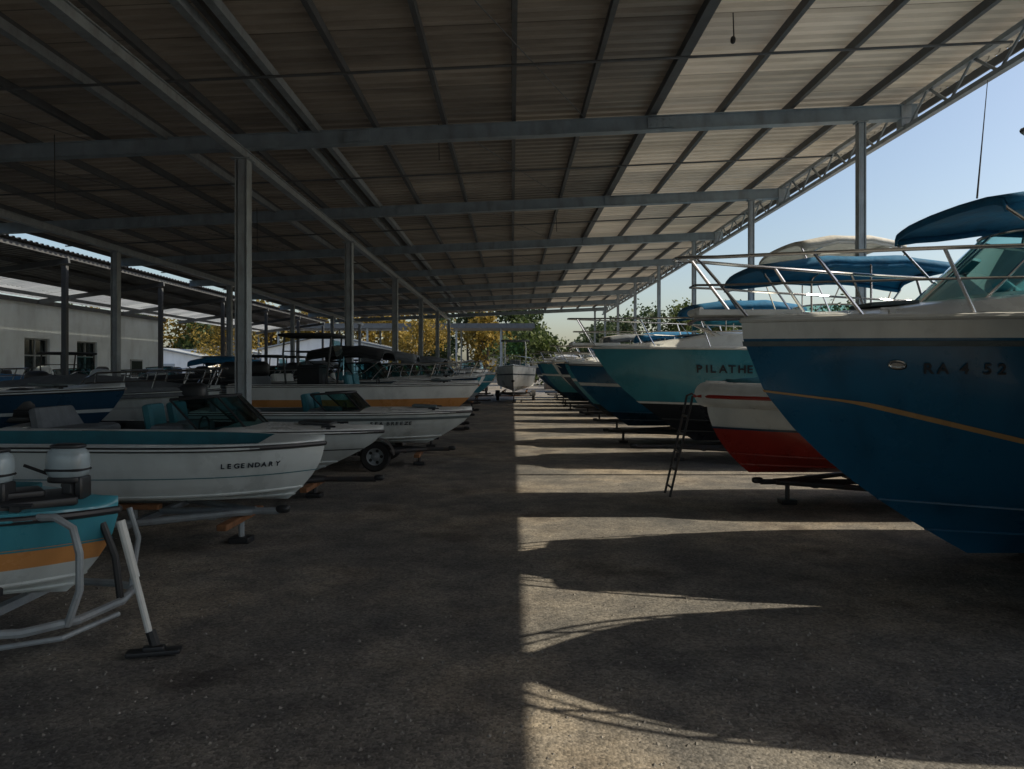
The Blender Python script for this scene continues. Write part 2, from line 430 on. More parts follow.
def trailer(bow,heading,L,B,zk,tw=.35,tongue=-.1,wr=.26,paint=None,wood=True,jack=False,post=False):
    th=R(heading)
    root=empty('boat_trailer',(bow[0]-L*math.cos(th),bow[1]-L*math.sin(th),0),th)
    P=paint or TRLD; mb=MB(); zf=max(.22,zk-.12); w=B*.36
    for s in(1,-1):
        mb.tube([(.15,s*w,zf),(L*.6,s*w,zf),(L*.80,s*.10,zf),(L*.83,s*.05,zf)],.035,0,8)
        mb.box((L*.36,s*w*.75,zf+.13),(L*.6,.09,.05),2 if wood else 0,None,.01)
        for x in (.2,.45,.6): mb.box((L*x,s*w*.75,zf+.07),(.05,.05,.11),0)
    for x in (.18,.4,.6,.75):
        ww=w if x<.7 else w*.35
        mb.box((L*x,0,zf-.02),(.06,ww*2,.05),0)
    mb.tube([(L*.6,0,zf),(L+tongue,0,zf)],.035,0)
    mb.blob((L+tongue+.04,0,zf+.02),(.14,.09,.08),1,3)
    if wood: mb.box((L*.80,0,zf-.065),(.10,w*1.6,.06),2,None,.01)
    if post:
        mb.tube([(L+.12,0,zf),(L+.05,0,zk+.55)],.03,0); mb.blob((L+.02,0,zk+.6),(.12,.16,.1),1,3)
    if jack:
        mb.tube([(L+tongue*.7,.09,zf+.3),(L+tongue*.7,.09,.08)],.025,0); mb.lathe((L+tongue*.7,.06,.08),(0,1,0),[(0,0),(.08,0),(.08,.05),(0,.05)],1,14)
        mb.tube([(L+tongue*.7,.09,zf+.3),(L+tongue*.7-.14,.09,zf+.33)],.01,0,5)
    else:
        mb.tube([(L*.80,.0,zf),(L*.80,.0,.06)],.03,0); mb.box((L*.80,0,.03),(.20,.18,.06),1,None,.01)
    mb.build('trailer_frame',[P,BLKP,WOOD],root)
    wb=MB(); yw=w+.17
    wb.tube([(L*tw,-yw,wr),(L*tw,yw,wr)],.03,2)
    for s in(1,-1):
        c=(L*tw,s*yw,wr)
        wb.lathe(c,(0,s,0),[(wr*.55,-.07),(wr*.9,-.08),(wr,-.055),(wr,.055),(wr*.9,.08),(wr*.58,.07)],0,28)
        wb.lathe(c,(0,s,0),[(wr*.58,.07),(wr*.55,.03),(wr*.3,.02),(wr*.15,.05),(0.001,.055)],1,20)
        for k in range(5):
            a=k*2*math.pi/5; wb.lathe((c[0]+math.cos(a)*wr*.4,c[1]+s*.02,c[2]+math.sin(a)*wr*.4),(0,s,0),[(.028,0),(.028,.012),(.001,.012)],0,8)
        wb.tube([(L*tw,s*(w),wr+.02),(L*tw,s*w,zf)],.03,2)
        fr=[[(L*tw+math.cos(a)*(wr+.06),s*(yw+o),wr+math.sin(a)*(wr+.06)) for o in(-.12,.12)] for a in [math.pi*(.02+.96*i/12) for i in range(13)]]
        wb.grid(fr,2)
    wb.build('wheels_and_fenders',[BLACK,STEEL,P],root)
    return root

# ================================================================== SETTING
def ground_mat():
    m=bpy.data.materials.new('gravel_asphalt'); m.use_nodes=True; nt=m.node_tree; N=nt.nodes; Lk=nt.links; b=N['Principled BSDF']
    tc=N.new('ShaderNodeTexCoord')
    def noise(sc,det=8,ro=.6):
        n=N.new('ShaderNodeTexNoise'); n.inputs['Scale'].default_value=sc; n.inputs['Detail'].default_value=det; n.inputs['Roughness'].default_value=ro
        Lk.new(tc.outputs['Object'],n.inputs['Vector']); return n
    big=noise(.45,7,.62); mid=noise(2.2,8,.66); fine=noise(38,4,.75)
    r=N.new('ShaderNodeValToRGB'); e=r.color_ramp.elements; e[0].position=.36; e[0].color=(.115,.12,.125,1); e[1].position=.66; e[1].color=(.31,.275,.225,1)
    em=e.new(.5); em.color=(.19,.185,.175,1)
    Lk.new(big.outputs['Fac'],r.inputs['Fac'])
    r2=N.new('ShaderNodeValToRGB'); e=r2.color_ramp.elements; e[0].position=.35; e[0].color=(.50,.51,.54,1); e[1].position=.68; e[1].color=(1.28,1.25,1.19,1)
    Lk.new(mid.outputs['Fac'],r2.inputs['Fac'])
    mu=N.new('ShaderNodeMixRGB'); mu.blend_type='MULTIPLY'; mu.inputs[0].default_value=.85
    Lk.new(r.outputs[0],mu.inputs[1]); Lk.new(r2.outputs[0],mu.inputs[2])
    v=N.new('ShaderNodeTexVoronoi'); v.inputs['Scale'].default_value=60; Lk.new(tc.outputs['Object'],v.inputs['Vector'])
    r3=N.new('ShaderNodeValToRGB'); e=r3.color_ramp.elements; e[0].position=.0; e[0].color=(.55,.55,.55,1); e[1].position=1; e[1].color=(1.6,1.55,1.5,1)
    sep=N.new('ShaderNodeSeparateColor'); Lk.new(v.outputs['Color'],sep.inputs[0]); Lk.new(sep.outputs[0],r3.inputs['Fac'])
    mu2=N.new('ShaderNodeMixRGB'); mu2.blend_type='MULTIPLY'; mu2.inputs[0].default_value=.8
    Lk.new(mu.outputs[0],mu2.inputs[1]); Lk.new(r3.outputs[0],mu2.inputs[2])
    st=noise(.9,4,.5); r4=N.new('ShaderNodeValToRGB'); e=r4.color_ramp.elements; e[0].position=.58; e[0].color=(1,1,1,1); e[1].position=.68; e[1].color=(.45,.45,.48,1)
    Lk.new(st.outputs['Fac'],r4.inputs['Fac'])
    mu3=N.new('ShaderNodeMixRGB'); mu3.blend_type='MULTIPLY'; mu3.inputs[0].default_value=1
    Lk.new(mu2.outputs[0],mu3.inputs[1]); Lk.new(r4.outputs[0],mu3.inputs[2])
    Lk.new(mu3.outputs[0],b.inputs['Base Color']); b.inputs['Roughness'].default_value=.75; b.inputs['Specular IOR Level'].default_value=.4
    ad=N.new('ShaderNodeMath'); ad.operation='ADD'; sc=N.new('ShaderNodeMath'); sc.operation='MULTIPLY'; sc.inputs[1].default_value=-.6
    Lk.new(v.outputs['Distance'],sc.inputs[0]); Lk.new(sc.outputs[0],ad.inputs[0]); Lk.new(fine.outputs['Fac'],ad.inputs[1])
    bp=N.new('ShaderNodeBump'); bp.inputs['Strength'].default_value=.6; bp.inputs['Distance'].default_value=.010
    bp2=N.new('ShaderNodeBump'); bp2.inputs['Strength'].default_value=.4; bp2.inputs['Distance'].default_value=.05
    Lk.new(mid.outputs['Fac'],bp2.inputs['Height']); Lk.new(bp2.outputs[0],bp.inputs['Normal'])
    Lk.new(ad.outputs[0],bp.inputs['Height']); Lk.new(bp.outputs[0],b.inputs['Normal'])
    return m
mb=MB(); mb.add([(-600,-300,0),(600,-300,0),(600,1200,0),(-600,1200,0)],[(0,1,2,3)]); mb.build('ground',[ground_mat()],smooth=False)
mb=MB(); rnd=random.Random(3)
for i in range(7000):
    y=2.4+12*rnd.random()**1.8; x=(rnd.random()*1.6-.8)*y
    s=.004+.011*rnd.random()**3; a=rnd.random()*6.28
    vs=[(x+s*math.cos(a+k*1.57)*(.7+.6*rnd.random()),y+s*math.sin(a+k*1.57)*(.7+.6*rnd.random()),0.0) for k in range(4)]+[(x,y,s*.8)]
    mb.add(vs,[(0,1,4),(1,2,4),(2,3,4),(3,0,4)])
mb.build('loose_gravel',[mat('pebble_stone',(.19,.18,.165),.85,0,.5,9)],smooth=False)

# ---- roof
EX=7.0; EH=6.2; SL=.045; Y0=-14.0; Y1=52.0; XL=-12.5
def rh(x): return EH-SL*(EX-x)
roof=empty('shed_roof')
def corr_mat(name,c1,c2,trans):
    m=bpy.data.materials.new(name); m.use_nodes=True; nt=m.node_tree; N=nt.nodes; Lk=nt.links; b=N['Principled BSDF']
    tc=N.new('ShaderNodeTexCoord'); mp=N.new('ShaderNodeMapping'); mp.inputs['Scale'].default_value=(.25,1.2,1); Lk.new(tc.outputs['Object'],mp.inputs[0])
    n=N.new('ShaderNodeTexNoise'); n.inputs['Scale'].default_value=1.6; n.inputs['Detail'].default_value=8; n.inputs['Roughness'].default_value=.7; Lk.new(mp.outputs[0],n.inputs['Vector'])
    r=N.new('ShaderNodeValToRGB'); e=r.color_ramp.elements; e[0].position=.35; e[0].color=c1+(1,); e[1].position=.65; e[1].color=c2+(1,)
    Lk.new(n.outputs['Fac'],r.inputs['Fac'])
    br=N.new('ShaderNodeTexBrick'); br.inputs['Scale'].default_value=1; br.inputs['Brick Width'].default_value=2.3; br.inputs['Row Height'].default_value=.9; br.inputs['Mortar Size'].default_value=.012
    br.inputs['Color1'].default_value=(.68,.68,.68,1); br.inputs['Color2'].default_value=(1.15,1.12,1.07,1); br.inputs['Mortar'].default_value=(.35,.33,.3,1)
    Lk.new(tc.outputs['Object'],br.inputs['Vector'])
    mu=N.new('ShaderNodeMixRGB'); mu.blend_type='MULTIPLY'; mu.inputs[0].default_value=.85; Lk.new(r.outputs[0],mu.inputs[1]); Lk.new(br.outputs[0],mu.inputs[2])
    Lk.new(mu.outputs[0],b.inputs['Base Color']); b.inputs['Roughness'].default_value=.5
    if trans>0:
        t=N.new('ShaderNodeBsdfTranslucent'); Lk.new(mu.outputs[0],t.inputs[0]); mx=N.new('ShaderNodeMixShader'); mx.inputs[0].default_value=trans
        Lk.new(b.outputs[0],mx.inputs[1]); Lk.new(t.outputs[0],mx.inputs[2]); Lk.new(mx.outputs[0],N['Material Output'].inputs[0])
    return m
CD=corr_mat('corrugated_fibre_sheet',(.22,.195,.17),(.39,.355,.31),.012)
CK=corr_mat('corrugated_steel_sheet',(.10,.095,.09),(.17,.16,.15),0)
CS=corr_mat('added_translucent_sheet',(.55,.60,.62),(.75,.78,.80),.45)  # for the added canopy strip that lets soft light onto the workshop wall
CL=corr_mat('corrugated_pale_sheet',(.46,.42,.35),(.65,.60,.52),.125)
pitch=.24
def sheet(x0,x1,m,name,dz=0,hf=rh,y0=Y0,y1=Y1,par=None):
    mb=MB(); rows=[]; y=y0
    while y<y1:
        for dy,a in((0,0),(.10,0),(.13,.045),(.21,.045)):
            rows.append([(x,y+dy,hf(x)+a+dz) for x in (x0,x1)])
        y+=pitch
    mb.grid(rows); return mb.build(name,[m],par or roof,ang=20)
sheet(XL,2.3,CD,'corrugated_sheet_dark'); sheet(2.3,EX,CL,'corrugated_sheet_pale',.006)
mb=MB(); x=XL+.1; xs=[]
while x<EX-.3: xs.append(x); x+=1.13
for i,x in enumerate(xs):
    w=.13 if abs(x-2.36)<.6 else .065
    mb.box((x,(Y0+Y1)/2,rh(x)-.075),(w,Y1-Y0,.12),0)
mb.box((EX-.03,(Y0+Y1)/2,EH-.05),(.03,Y1-Y0,.12),0)
mb.build('purlins',[STEELD],roof,smooth=False)
ang=math.atan(SL); BY=[1.0,6.5]+[12+5.5*i for i in range(8)]
mb=MB()
for y in BY:
    xa,xb=XL+.1,6.55; xm=(xa+xb)/2; rt=rotm('Y',-math.degrees(ang)); ln=(xb-xa)/math.cos(ang); zc=rh(xm)-.30
    mb.box((xm,y,zc),(ln,.12,.20),0,rt)
    mb.box((xm,y,zc+.108),(ln,.18,.016),0,rt); mb.box((xm,y,zc-.108),(ln,.18,.016),0,rt)
    for xx in (-8.5,-2.5,2.4):
        mb.box((xx,y-.075,rh(xx)-.30),(.42,.03,.17),0,rt)
        for bx in(-.15,-.05,.05,.15):
            for bz in (-.05,.05): mb.box((xx+bx,y-.095,rh(xx)-.30+bz),(.025,.012,.025),0,rt)
mb.build('cross_beams',[STEELB],roof,smooth=False)
mb=MB()
for y in [3.5,9.6]+[14.7+5.5*i for i in range(7)]:
    mb.tube([(XL+.3,y,rh(XL)-.24),(EX-.5,y,rh(EX)-.24)],.018,0,6)
for y in BY[:-1]:
    for xa in (-9,-1):
        mb.tube([(xa,y,rh(xa)-.17),(xa+2.2,y+5.5,rh(xa+2.2)-.17)],.008,0,5)
mb.build('tie_rods',[STEELD],roof)
mb=MB()
for x,w in((-4.36,.08),(-10.5,.09)):
    mb.box((x,(Y0+Y1)/2,rh(x)-.49),(w,Y1-Y0,.12),0)
    mb.box((x,(Y0+Y1)/2,rh(x)-.422),(w+.06,Y1-Y0,.014),0); mb.box((x,(Y0+Y1)/2,rh(x)-.558),(w+.06,Y1-Y0,.014),0)
for x in (-3.15,-3.5,-5.6): mb.box((x,(Y0+Y1)/2,rh(x)-.157),(.10,Y1-Y0,.12),0)
mb.build('long_girders',[STEEL],roof,smooth=False)
mb=MB(); tx=6.36; zt=rh(tx)-.17; zb=zt-.40
mb.box((tx,(Y0+Y1)/2,zt),(.09,Y1-Y0,.07),0); mb.box((tx,(Y0+Y1)/2,zb),(.09,Y1-Y0,.07),0)
y=Y0; i=0
while y<Y1-.5:
    mb.tube([(tx,y,zb if i%2 else zt),(tx,y+.55,zt if i%2 else zb)],.022,0,6); y+=.55; i+=1
for y in BY: mb.box((tx,y,(zt+zb)/2),(.16,.16,.38),0)
mb.build('edge_truss',[STEEL],roof,smooth=False)
def column(x,y,top,w=.2,m=STEEL):
    r=empty('steel_column',(x,y,0)); c=MB()
    c.box((0,0,top/2),(w*.55,w*.9,top),0); c.box((-w*.42,0,top/2),(.018,w*1.1,top-.01),0); c.box((w*.42,0,top/2),(.018,w*1.1,top-.01),0)
    c.box((0,0,.012),(w*2,w*2,.024),0); c.box((0,0,top-.012),(w*1.5,w*1.5,.02),0)
    for a in(-1,1):
        for b in(-1,1): c.tube([(a*w*.8,b*w*.8,.02),(a*w*.8,b*w*.8,.06)],.012,0,6)
    c.build('column_shaft',[m],r,smooth=False)
for y in (4.2,12,19.8,27.6,35.4,43.2,51): column(-4.36,y,rh(-4.36)-.57,.21)
for y in (4.2,12,19.6,27.5,35.4,43.2,51): column(-10.5,y,rh(-10.5)-.57,.18)
for y in BY[2:]: column(5.66,y,rh(5.66)-.42,.12)
mb=MB()
for (x,y,l) in ((-7.3,11.8,1.2),(-1.2,12.1,.6),(-6.0,17.4,1.0),(1.2,20,.4),(2.6,8.7,.3)):
    mb.tube([(x,y,rh(x)-.1),(x+.01,y,rh(x)-.1-l)],.008,0,5)
mb.blob((2.6,8.7,rh(2.6)-.42),(.06,.06,.09),0,2.5)
mb.build('hanging_conduit',[BLKP],roof)

# ---- left lean-to canopy and workshop building
def rl(x): return 4.45+.142*(x+18.3)
cano=empty('lean_to_canopy')
sheet(-16.2,-13.1,CK,'canopy_steel_sheet',0,rl,-10,53,cano); sheet(-18.3,-16.2,CS,'canopy_added_light_sheet',.006,rl,-10,53,cano)  # strip next to the wall is an added translucent panel, there to brighten it
mb=MB()
for xx in(-17.5,-16,-14.6,-13.3): mb.box((xx,21.5,rl(xx)-.08),(.08,62,.12),1)
for yy in range(-8,53,6):
    mb.box((-15.6,yy,rl(-15.6)-.22),(4.9,.1,.16),1,rotm('Y',-8.1)); mb.box((-13.3,yy,2.4),(.14,.14,4.8),1)
mb.build('canopy_frame',[CK,STEELD],cano,smooth=False)
bld=empty('workshop_building')
WALL=mat('white_render_wall',(.74,.82,.88),.85,0,.10,.8,.3,12,dirt=(.35,.38,.4),dirt_amt=.35)
TRIM=mat('window_trim',(.30,.33,.35),.5); DARKG=mat('dark_window_pane',(.02,.03,.035),.08,0,.1,2)
mb=MB(); wx=-18.0
wy0,wy1=-8,38; wins=[(y,y+1.5) for y in (2,8,14,20,24,27.3,30.6)]
prev=wy0
for a,b in wins:
    mb.box((wx-.15,(prev+a)/2,2.1),(.3,a-prev,4.2),0)
    mb.box((wx-.15,(a+b)/2,.75),(.3,b-a,1.5),0); mb.box((wx-.15,(a+b)/2,3.55),(.3,b-a,1.3),0)
    mb.box((wx-.2,(a+b)/2,2.2),(.02,b-a,1.4),2)
    for yy in (a+.03,(a+b)/2,b-.03): mb.box((wx-.12,yy,2.2),(.06,.05,1.4),1)
    for zz in (1.53,2.25,2.87): mb.box((wx-.118,(a+b)/2,zz),(.058,b-a-.1,.05),1)
    mb.box((wx+.04,(a+b)/2,1.47),(.14,b-a+.1,.05),1)
    prev=b
mb.box((wx-.15,(prev+wy1)/2,2.1),(.3,wy1-prev,4.2),0)
mb.box((wx-5,wy1-.15,2.1),(9.6,.3,4.2),0); mb.box((wx-5,15,4.28),(10.2,46.6,.16),3); mb.box((wx+.012,15,.25),(.03,46,.5),1)
mb.box((wx+.02,35.4,1.1),(.05,1.1,2.2),1); mb.box((wx+.05,35.4,1.1),(.03,.95,2.05),2)
mb.build('walls_windows_door',[WALL,TRIM,DARKG,STEELD],bld,smooth=False)

# ---- distant structures
far=empty('distant_canopy')
mb=MB(); mb.box((-12,70,5.75),(28,8,.25),0); mb.box((-12,66.0,5.6),(28.1,.1,.35),0)
for x in range(-25,3,4): mb.box((x,66.5,2.8),(.16,.16,5.6),1); mb.box((x,73,2.8),(.16,.16,5.6),1)
mb.build('canopy_roof_and_posts',[STEELD,STEEL],far,smooth=False)
def gable(name,x,y,w,d,hw,hr,mw,mr,doors=1):
    r=empty(name,(x,y,0)); m=MB()
    m.add([(-w/2,0,0),(w/2,0,0),(w/2,0,hw),(0,0,hr),(-w/2,0,hw),(-w/2,d,0),(w/2,d,0),(w/2,d,hw),(0,d,hr),(-w/2,d,hw)],
          [(0,1,2,3,4),(9,8,7,6,5),(0,4,9,5),(1,6,7,2)],0)
    e=.3
    for s in(1,-1):
        z1=hw-(hr-hw)/(w/2)*e
        m.add([(0,-e,hr+.05),(s*(w/2+e),-e,z1+.05),(s*(w/2+e),d+e,z1+.05),(0,d+e,hr+.05),(0,-e,hr+.15),(s*(w/2+e),-e,z1+.15),(s*(w/2+e),d+e,z1+.15),(0,d+e,hr+.15)],
              [(0,1,2,3),(4,5,6,7),(0,1,5,4),(1,2,6,5)],1)
    m.box((0,-.03,hw*.42),(w*.3,.06,hw*.84),2)
    for k in range(1,6): m.box((0,-.07,hw*.84*k/6),(w*.3,.02,.04),1)
    for s in(1,-1): m.box((s*w*.33,-.03,hw*.55),(w*.1,.06,.8),3)
    m.build('walls_roof_door',[mw,mr,TRIM,DARKG],r,smooth=False)
WS=mat('white_metal_siding',(.78,.80,.80),.6,0,.06,1,dirt=(.4,.4,.4),dirt_amt=.3)
GR=mat('grey_roof',(.30,.33,.35),.6)
gable('white_hangar',-15.5,62,11,16,3.4,4.6,WS,GR)
gable('white_storage_building',-33,82,14,12,3.2,4.2,WS,GR)
gable('white_storage_building',-27.5,58,7,14,2.6,3.3,WS,GR)
gable('white_storage_building',-2.4,98,9,10,2.6,3.6,WS,GR)
gable('storage_shed',4.0,64,2.2,3,2.2,2.8,mat('brown_shed_wall',(.16,.12,.09),.8),GR)

# ---- vegetation
def leafmat(name,c1,c2):
    m=bpy.data.materials.new(name); m.use_nodes=True; nt=m.node_tree; N=nt.nodes; Lk=nt.links; b=N['Principled BSDF']
    g=N.new('ShaderNodeNewGeometry'); r=N.new('ShaderNodeValToRGB'); r.color_ramp.elements[0].color=c1+(1,); r.color_ramp.elements[1].color=c2+(1,)
    Lk.new(g.outputs['Random Per Island'],r.inputs['Fac']); Lk.new(r.outputs[0],b.inputs['Base Color']); b.inputs['Roughness'].default_value=.7
    t=N.new('ShaderNodeBsdfTranslucent'); Lk.new(r.outputs[0],t.inputs[0]); mx=N.new('ShaderNodeMixShader'); mx.inputs[0].default_value=.35
    Lk.new(b.outputs[0],mx.inputs[1]); Lk.new(t.outputs[0],mx.inputs[2]); Lk.new(mx.outputs[0],N['Material Output'].inputs[0]); return m
LG=leafmat('green_foliage',(.03,.055,.012),(.11,.14,.035)); LY=leafmat('autumn_foliage',(.16,.12,.02),(.32,.22,.04)); LD=leafmat('dark_foliage',(.02,.04,.012),(.06,.09,.03))
BARK=mat('bark',(.07,.055,.04),.9,0,.3,10,.5,30)
def tree_into(mb,x,y,H,W,mi,rnd,leaf=.28,n=1500):
    mb.tube([(x,y,0),(x+.1,y,H*.3),(x-.05,y+.1,H*.6),(x,y,H*.85)],[.22,.17,.1,.03],0,7)
    cl=[]
    for i in range(int(11)):
        a=rnd.random()*6.28; rr=W*.5*math.sqrt(rnd.random())*.85; zz=H*(.22+.68*rnd.random()); f=1-.6*max(0,(zz/H-.6)/.4)
        c=Vector((x+math.cos(a)*rr*f,y+math.sin(a)*rr*f,zz)); cl.append((c,W*(.14+.14*rnd.random())))
        mb.tube([(x,y,zz*.6),((x+c.x)/2,(y+c.y)/2,zz*.85),tuple(c)],[.07,.045,.015],0,5)
    cl.append((Vector((x,y,H*.88)),W*.16))
    for i in range(n):
        c,r=rnd.choice(cl); d=Vector((rnd.gauss(0,1),rnd.gauss(0,1),rnd.gauss(0,.8))); d=d.normalized()*r*(rnd.random()**.4)*1.15
        p=c+d; 
        u=Vector((rnd.gauss(0,1),rnd.gauss(0,1),rnd.gauss(0,1))).normalized(); w=u.cross(Vector((rnd.gauss(0,1),rnd.gauss(0,1),rnd.gauss(0,1)))).normalized()
        s=leaf*(.5+rnd.random()); mb.add([p-u*s*.5,p+w*s*.35,p+u*s*.5,p-w*s*.35],[(0,1,2,3)],mi)
rnd=random.Random(11)
mb=MB()
for i in range(26):
    x=1+i*3.0+rnd.uniform(-1,1); y=78+rnd.uniform(-6,12)-.15*i*2; tree_into(mb,x,y,5.2+rnd.random()*2.4+ (1.4 if i>3 else 0),5.8+rnd.random()*2.5,1 if rnd.random()<.7 else 2,rnd,.40,1500)
mb.build('tree_line',[BARK,LG,LD],smooth=False)
mb=MB()
for i in range(32):
    x=-74+i*2.5+rnd.uniform(-1,1); y=94+rnd.uniform(-4,10); tree_into(mb,x,y,8.8+rnd.random()*2.5,5.8+rnd.random()*2.5,rnd.choice([1,2,2,2,3]),rnd,.5,1500)
mb.build('autumn_tree_line',[BARK,LG,LY,LD],smooth=False)
def tree(x,y,H,W,lm,n=5000,leaf=.2):
    m=MB(); tree_into(m,x,y,H,W,1,rnd,leaf,n); m.build('tree',[BARK,lm],smooth=False)
tree(10.2,44,5.6,4.5,LG); tree(13.5,47,6.0,5,LG); tree(7.2,60,5.4,5,LD); tree(-24,62,6.6,6,LY); tree(-7.5,60,5.6,5,LY)
mb=MB(); rows=[]
for i in range(41):
    a=-1+i/20; xx=a*500
    hh=6+4*math.sin(i*.9)+3*math.sin(i*2.3)
    rows.append([(xx,330,0),(xx,350,hh*.8),(xx,400,hh)])
mb.grid(rows); mb.build('distant_hills',[mat('hazy_hill',(.07,.10,.09),.9,0,.3,.05)],ang=180)

# ================================================================== BOATS right side
boat('motorboat',(3.02,4.24),180,6.0,2.15,2.2,.25,rake=1.1,rise=.24,p=4.6,mats=dict(top=GELW,bottom=GELNAVY),rail=(.6,.36),wind=(.60,.5,.35),cab=.2,cock=(.05,.55),bim=(1.4,3.6,3.3,CANB,.9),lean=0,railr=.018)
trailer((3.02,4.24),180,6.0,2.15,.25,tongue=-1,wood=False)
r,h=boat('cabin_cruiser',(2.03,6.55),180,7.4,2.6,1.98,.08,rake=2.0,rise=.08,p=2.5,t0=.45,scheme='00000111116',
     mats=dict(bottom=GELBLUE,top=GELBLUE,stripe=GELSTR,deck=GELW,rub=WHITEP,top2=GELW,floor=FLOOR),cock=(.06,.62),depth=.6,cab=.22,
     wind=(.795,.66,.70,.84,1.5),bim=(3.0,5.60,3.22,CANB,.66,.10),rail=(.62,.50),sprit=.42,ob=0,fl=.55,rp=1.9,railr=.016,lean=.2,
     pins=[(8.75,0.0,.10,2),(9.90,9.90,.05,4)],N=40,
     text=[('RA 4 52',.845,9.35,.12,1,-1,LETTER)],portl=[(.865,9.5,1,.038)],antenna=(5.5,.3,3.15,1.0,-.09))
st=empty('boat_stand',(4.9,6.55,0))
m=MB()
for xx in (0,2.6):
    m.box((xx,0,.03),(.5,.5,.06),0,None,.01)
    for s in(1,-1):
        m.tube([(xx,s*1.1,0.02),(xx,s*.85,.42)],.03,1); m.box((xx,s*.85,.40),(.3,.25,.04),0,rotm('X',s*15),.01)
        m.tube([(xx-.25,s*1.2,.02),(xx,s*.9,.3)],.02,1); m.tube([(xx+.25,s*1.2,.02),(xx,s*.9,.3)],.02,1)
m.build('stand_frame',[TRLD,TRLD],st)
boat('runabout',(2.46,9.4),180,5.2,2.0,1.03,.40,rake=.55,rise=.05,p=4.2,t0=.4,rp=2.4,scheme='00000001111',mats=dict(bottom=GELRED,top=GELW,stripe=GELNAVY,deck=GELW),
     cover=(CANT,.12,.95,.38),seats=False,rail=None,bim=(2.3,4.72,3.08,CANB,.85,.12),pins=[(6.95,6.95,.10,2)],collar=(.16,GELW,GELRED))
trailer((2.46,9.4),180,5.2,2.0,.40,tongue=-.7,wood=False)
boat('cabin_cruiser',(1.52,13.9),180,8.0,2.9,1.64,.38,rake=1.9,rise=.1,p=2.3,t0=.4,scheme='00000011111',mats=dict(bottom=GELBLK,top=GELTEAL,top2=GELW,deck=GELW,rub=WHITEP),
     cab=.3,wind=(.58,.55,.5),bim=(2.7,4.5,4.1,CANW,.8,.15),rail=(.55,.5),sprit=.4,cock=(.05,.5),depth=.6,pins=[(5.95,5.95,.10,6)],
     text=[('PILATHE',.805,9.2,.20,1,-1,LETTER)],ob=2)
trailer((1.52,13.9),180,8.0,2.9,.38,wr=.3,tw=.3,tongue=-.8,wood=False)
def ladder(x,y,z0,z1):
    r=empty('boarding_ladder',(x,y,0)); m=MB()
    for s in (-.16,.16):
        m.tube([(-.25,s,z0),(0.02,s,z1-.15),(.05,s,z1),(.12,s,z1+.03),(.18,s,z1-.03)],.016,0,8)
    n=5
    for k in range(n):
        f=(k+.5)/n; m.tube([(-.25+.27*f,-.16,z0+(z1-.15-z0)*f),(-.25+.27*f,.16,z0+(z1-.15-z0)*f)],.014,0,6)
    m.build('ladder_rails_and_rungs',[TRLD],r)
ladder(2.34,9.95,.02,1.35)
cols=[(GELBLUE,CANB),(GELTEAL,CANT),(GELNAVY,CANW),(GELW,CANB),(GELTEAL,CANG),(GELBLUE,CANW),(GELW,CANT),(GELNAVY,CANB),(GELTEAL,CANW)]
yy=17.3
for i,(c,cv) in enumerate(cols):
    bx=1.35+random.uniform(-.15,.2)
    LL=random.uniform(6,7.5); BB=random.uniform(2.3,2.7); HH=random.uniform(1.3,1.55)
    boat('motorboat',(bx,yy),180+random.uniform(-3,3),LL,BB,HH,.4,rake=random.uniform(1.1,1.7),mats=dict(top=c,bottom=GELBLK if i%2 else GELNAVY,stripe=GELW),
         cab=random.uniform(.1,.3),wind=(.58,.5,.4),rail=(.58,.45) if i%3 else None,bim=(1.2,3.6,random.uniform(2.9,3.5),cv,.85) if i%4!=2 else None,sprit=.3 if i%2 else 0,N=16)
    trailer((bx,yy),180,LL,BB,.4,tongue=-.9,wood=False)
    yy+=random.uniform(3.3,3.7)
boat('motorboat',(.05,37.0),-92,6.5,2.3,1.25,.55,rake=1.3,mats=dict(top=GELW,bottom=GELG,stripe=GELNAVY),ttop=(2.0,3.6,3.3,CANG),rail=(.6,.45),cock=(.05,.6))
trailer((.05,37.0),-92,6.5,2.3,.55,tongue=.5,post=True)
boat('motorboat',(-2.6,47),-88,6,2.2,1.2,.5,mats=dict(top=GELW),wind=(.55,.45,.3)); trailer((-2.6,47),-88,6,2.2,.5)
boat('motorboat',(4.2,56),-95,6,2.2,1.2,.5,mats=dict(top=GELTEAL),wind=(.55,.45,.3),bim=(1.2,3.4,2.9,CANW,.8)); trailer((4.2,56),-95,6,2.2,.5)

# ================================================================== BOATS left side
boat('runabout',(-2.46,4.62),8,2.9,1.35,.60,.33,rake=.30,rise=-.10,p=4.5,t0=.35,rp=1.8,scheme='11111122666',mats=dict(bottom=GELL,top=GELL,stripe=GELORG,deck=GELTEAL,top2=GELTEAL,floor=DKTEAL),
     cock=(.05,.45),depth=.3,ob=0,seats=False,pins=[(7.95,7.95,.10,3)])
r0=empty('outboard_motor',(-3.02,4.3,.0))
m=MB()
for x_,y_ in ((-.03,0),(.27,.25)):
    outboard(m,x_+.12,y_,.99,.46,0,1,0)
    m.tube([(x_-.02,y_,1.03),(x_-.22,y_-.05,1.12)],.010,1,6)
    m.blob((x_+.02,y_,1.232),(.20,.13,.035),1,3)
m.box((.1,.12,.92),(.5,.45,.05),1,rotm('Z',40),.02)
m.box((.05,.1,.965),(.30,.25,.04),1,rotm('Z',40),.02)
m.build('cowl_and_leg',[COWL,BLKP],r0)
t0_=empty('boat_trailer',(-2.50,4.55,0))
m=MB()
m.tube([(-3,-.55,.25),(-.6,-.55,.25),(-.2,-.48,.25),(.02,-.32,.27),(.10,0,.28),(.02,.32,.27),(-.2,.48,.25),(-.6,.55,.25),(-3,.55,.25)],.026,0)
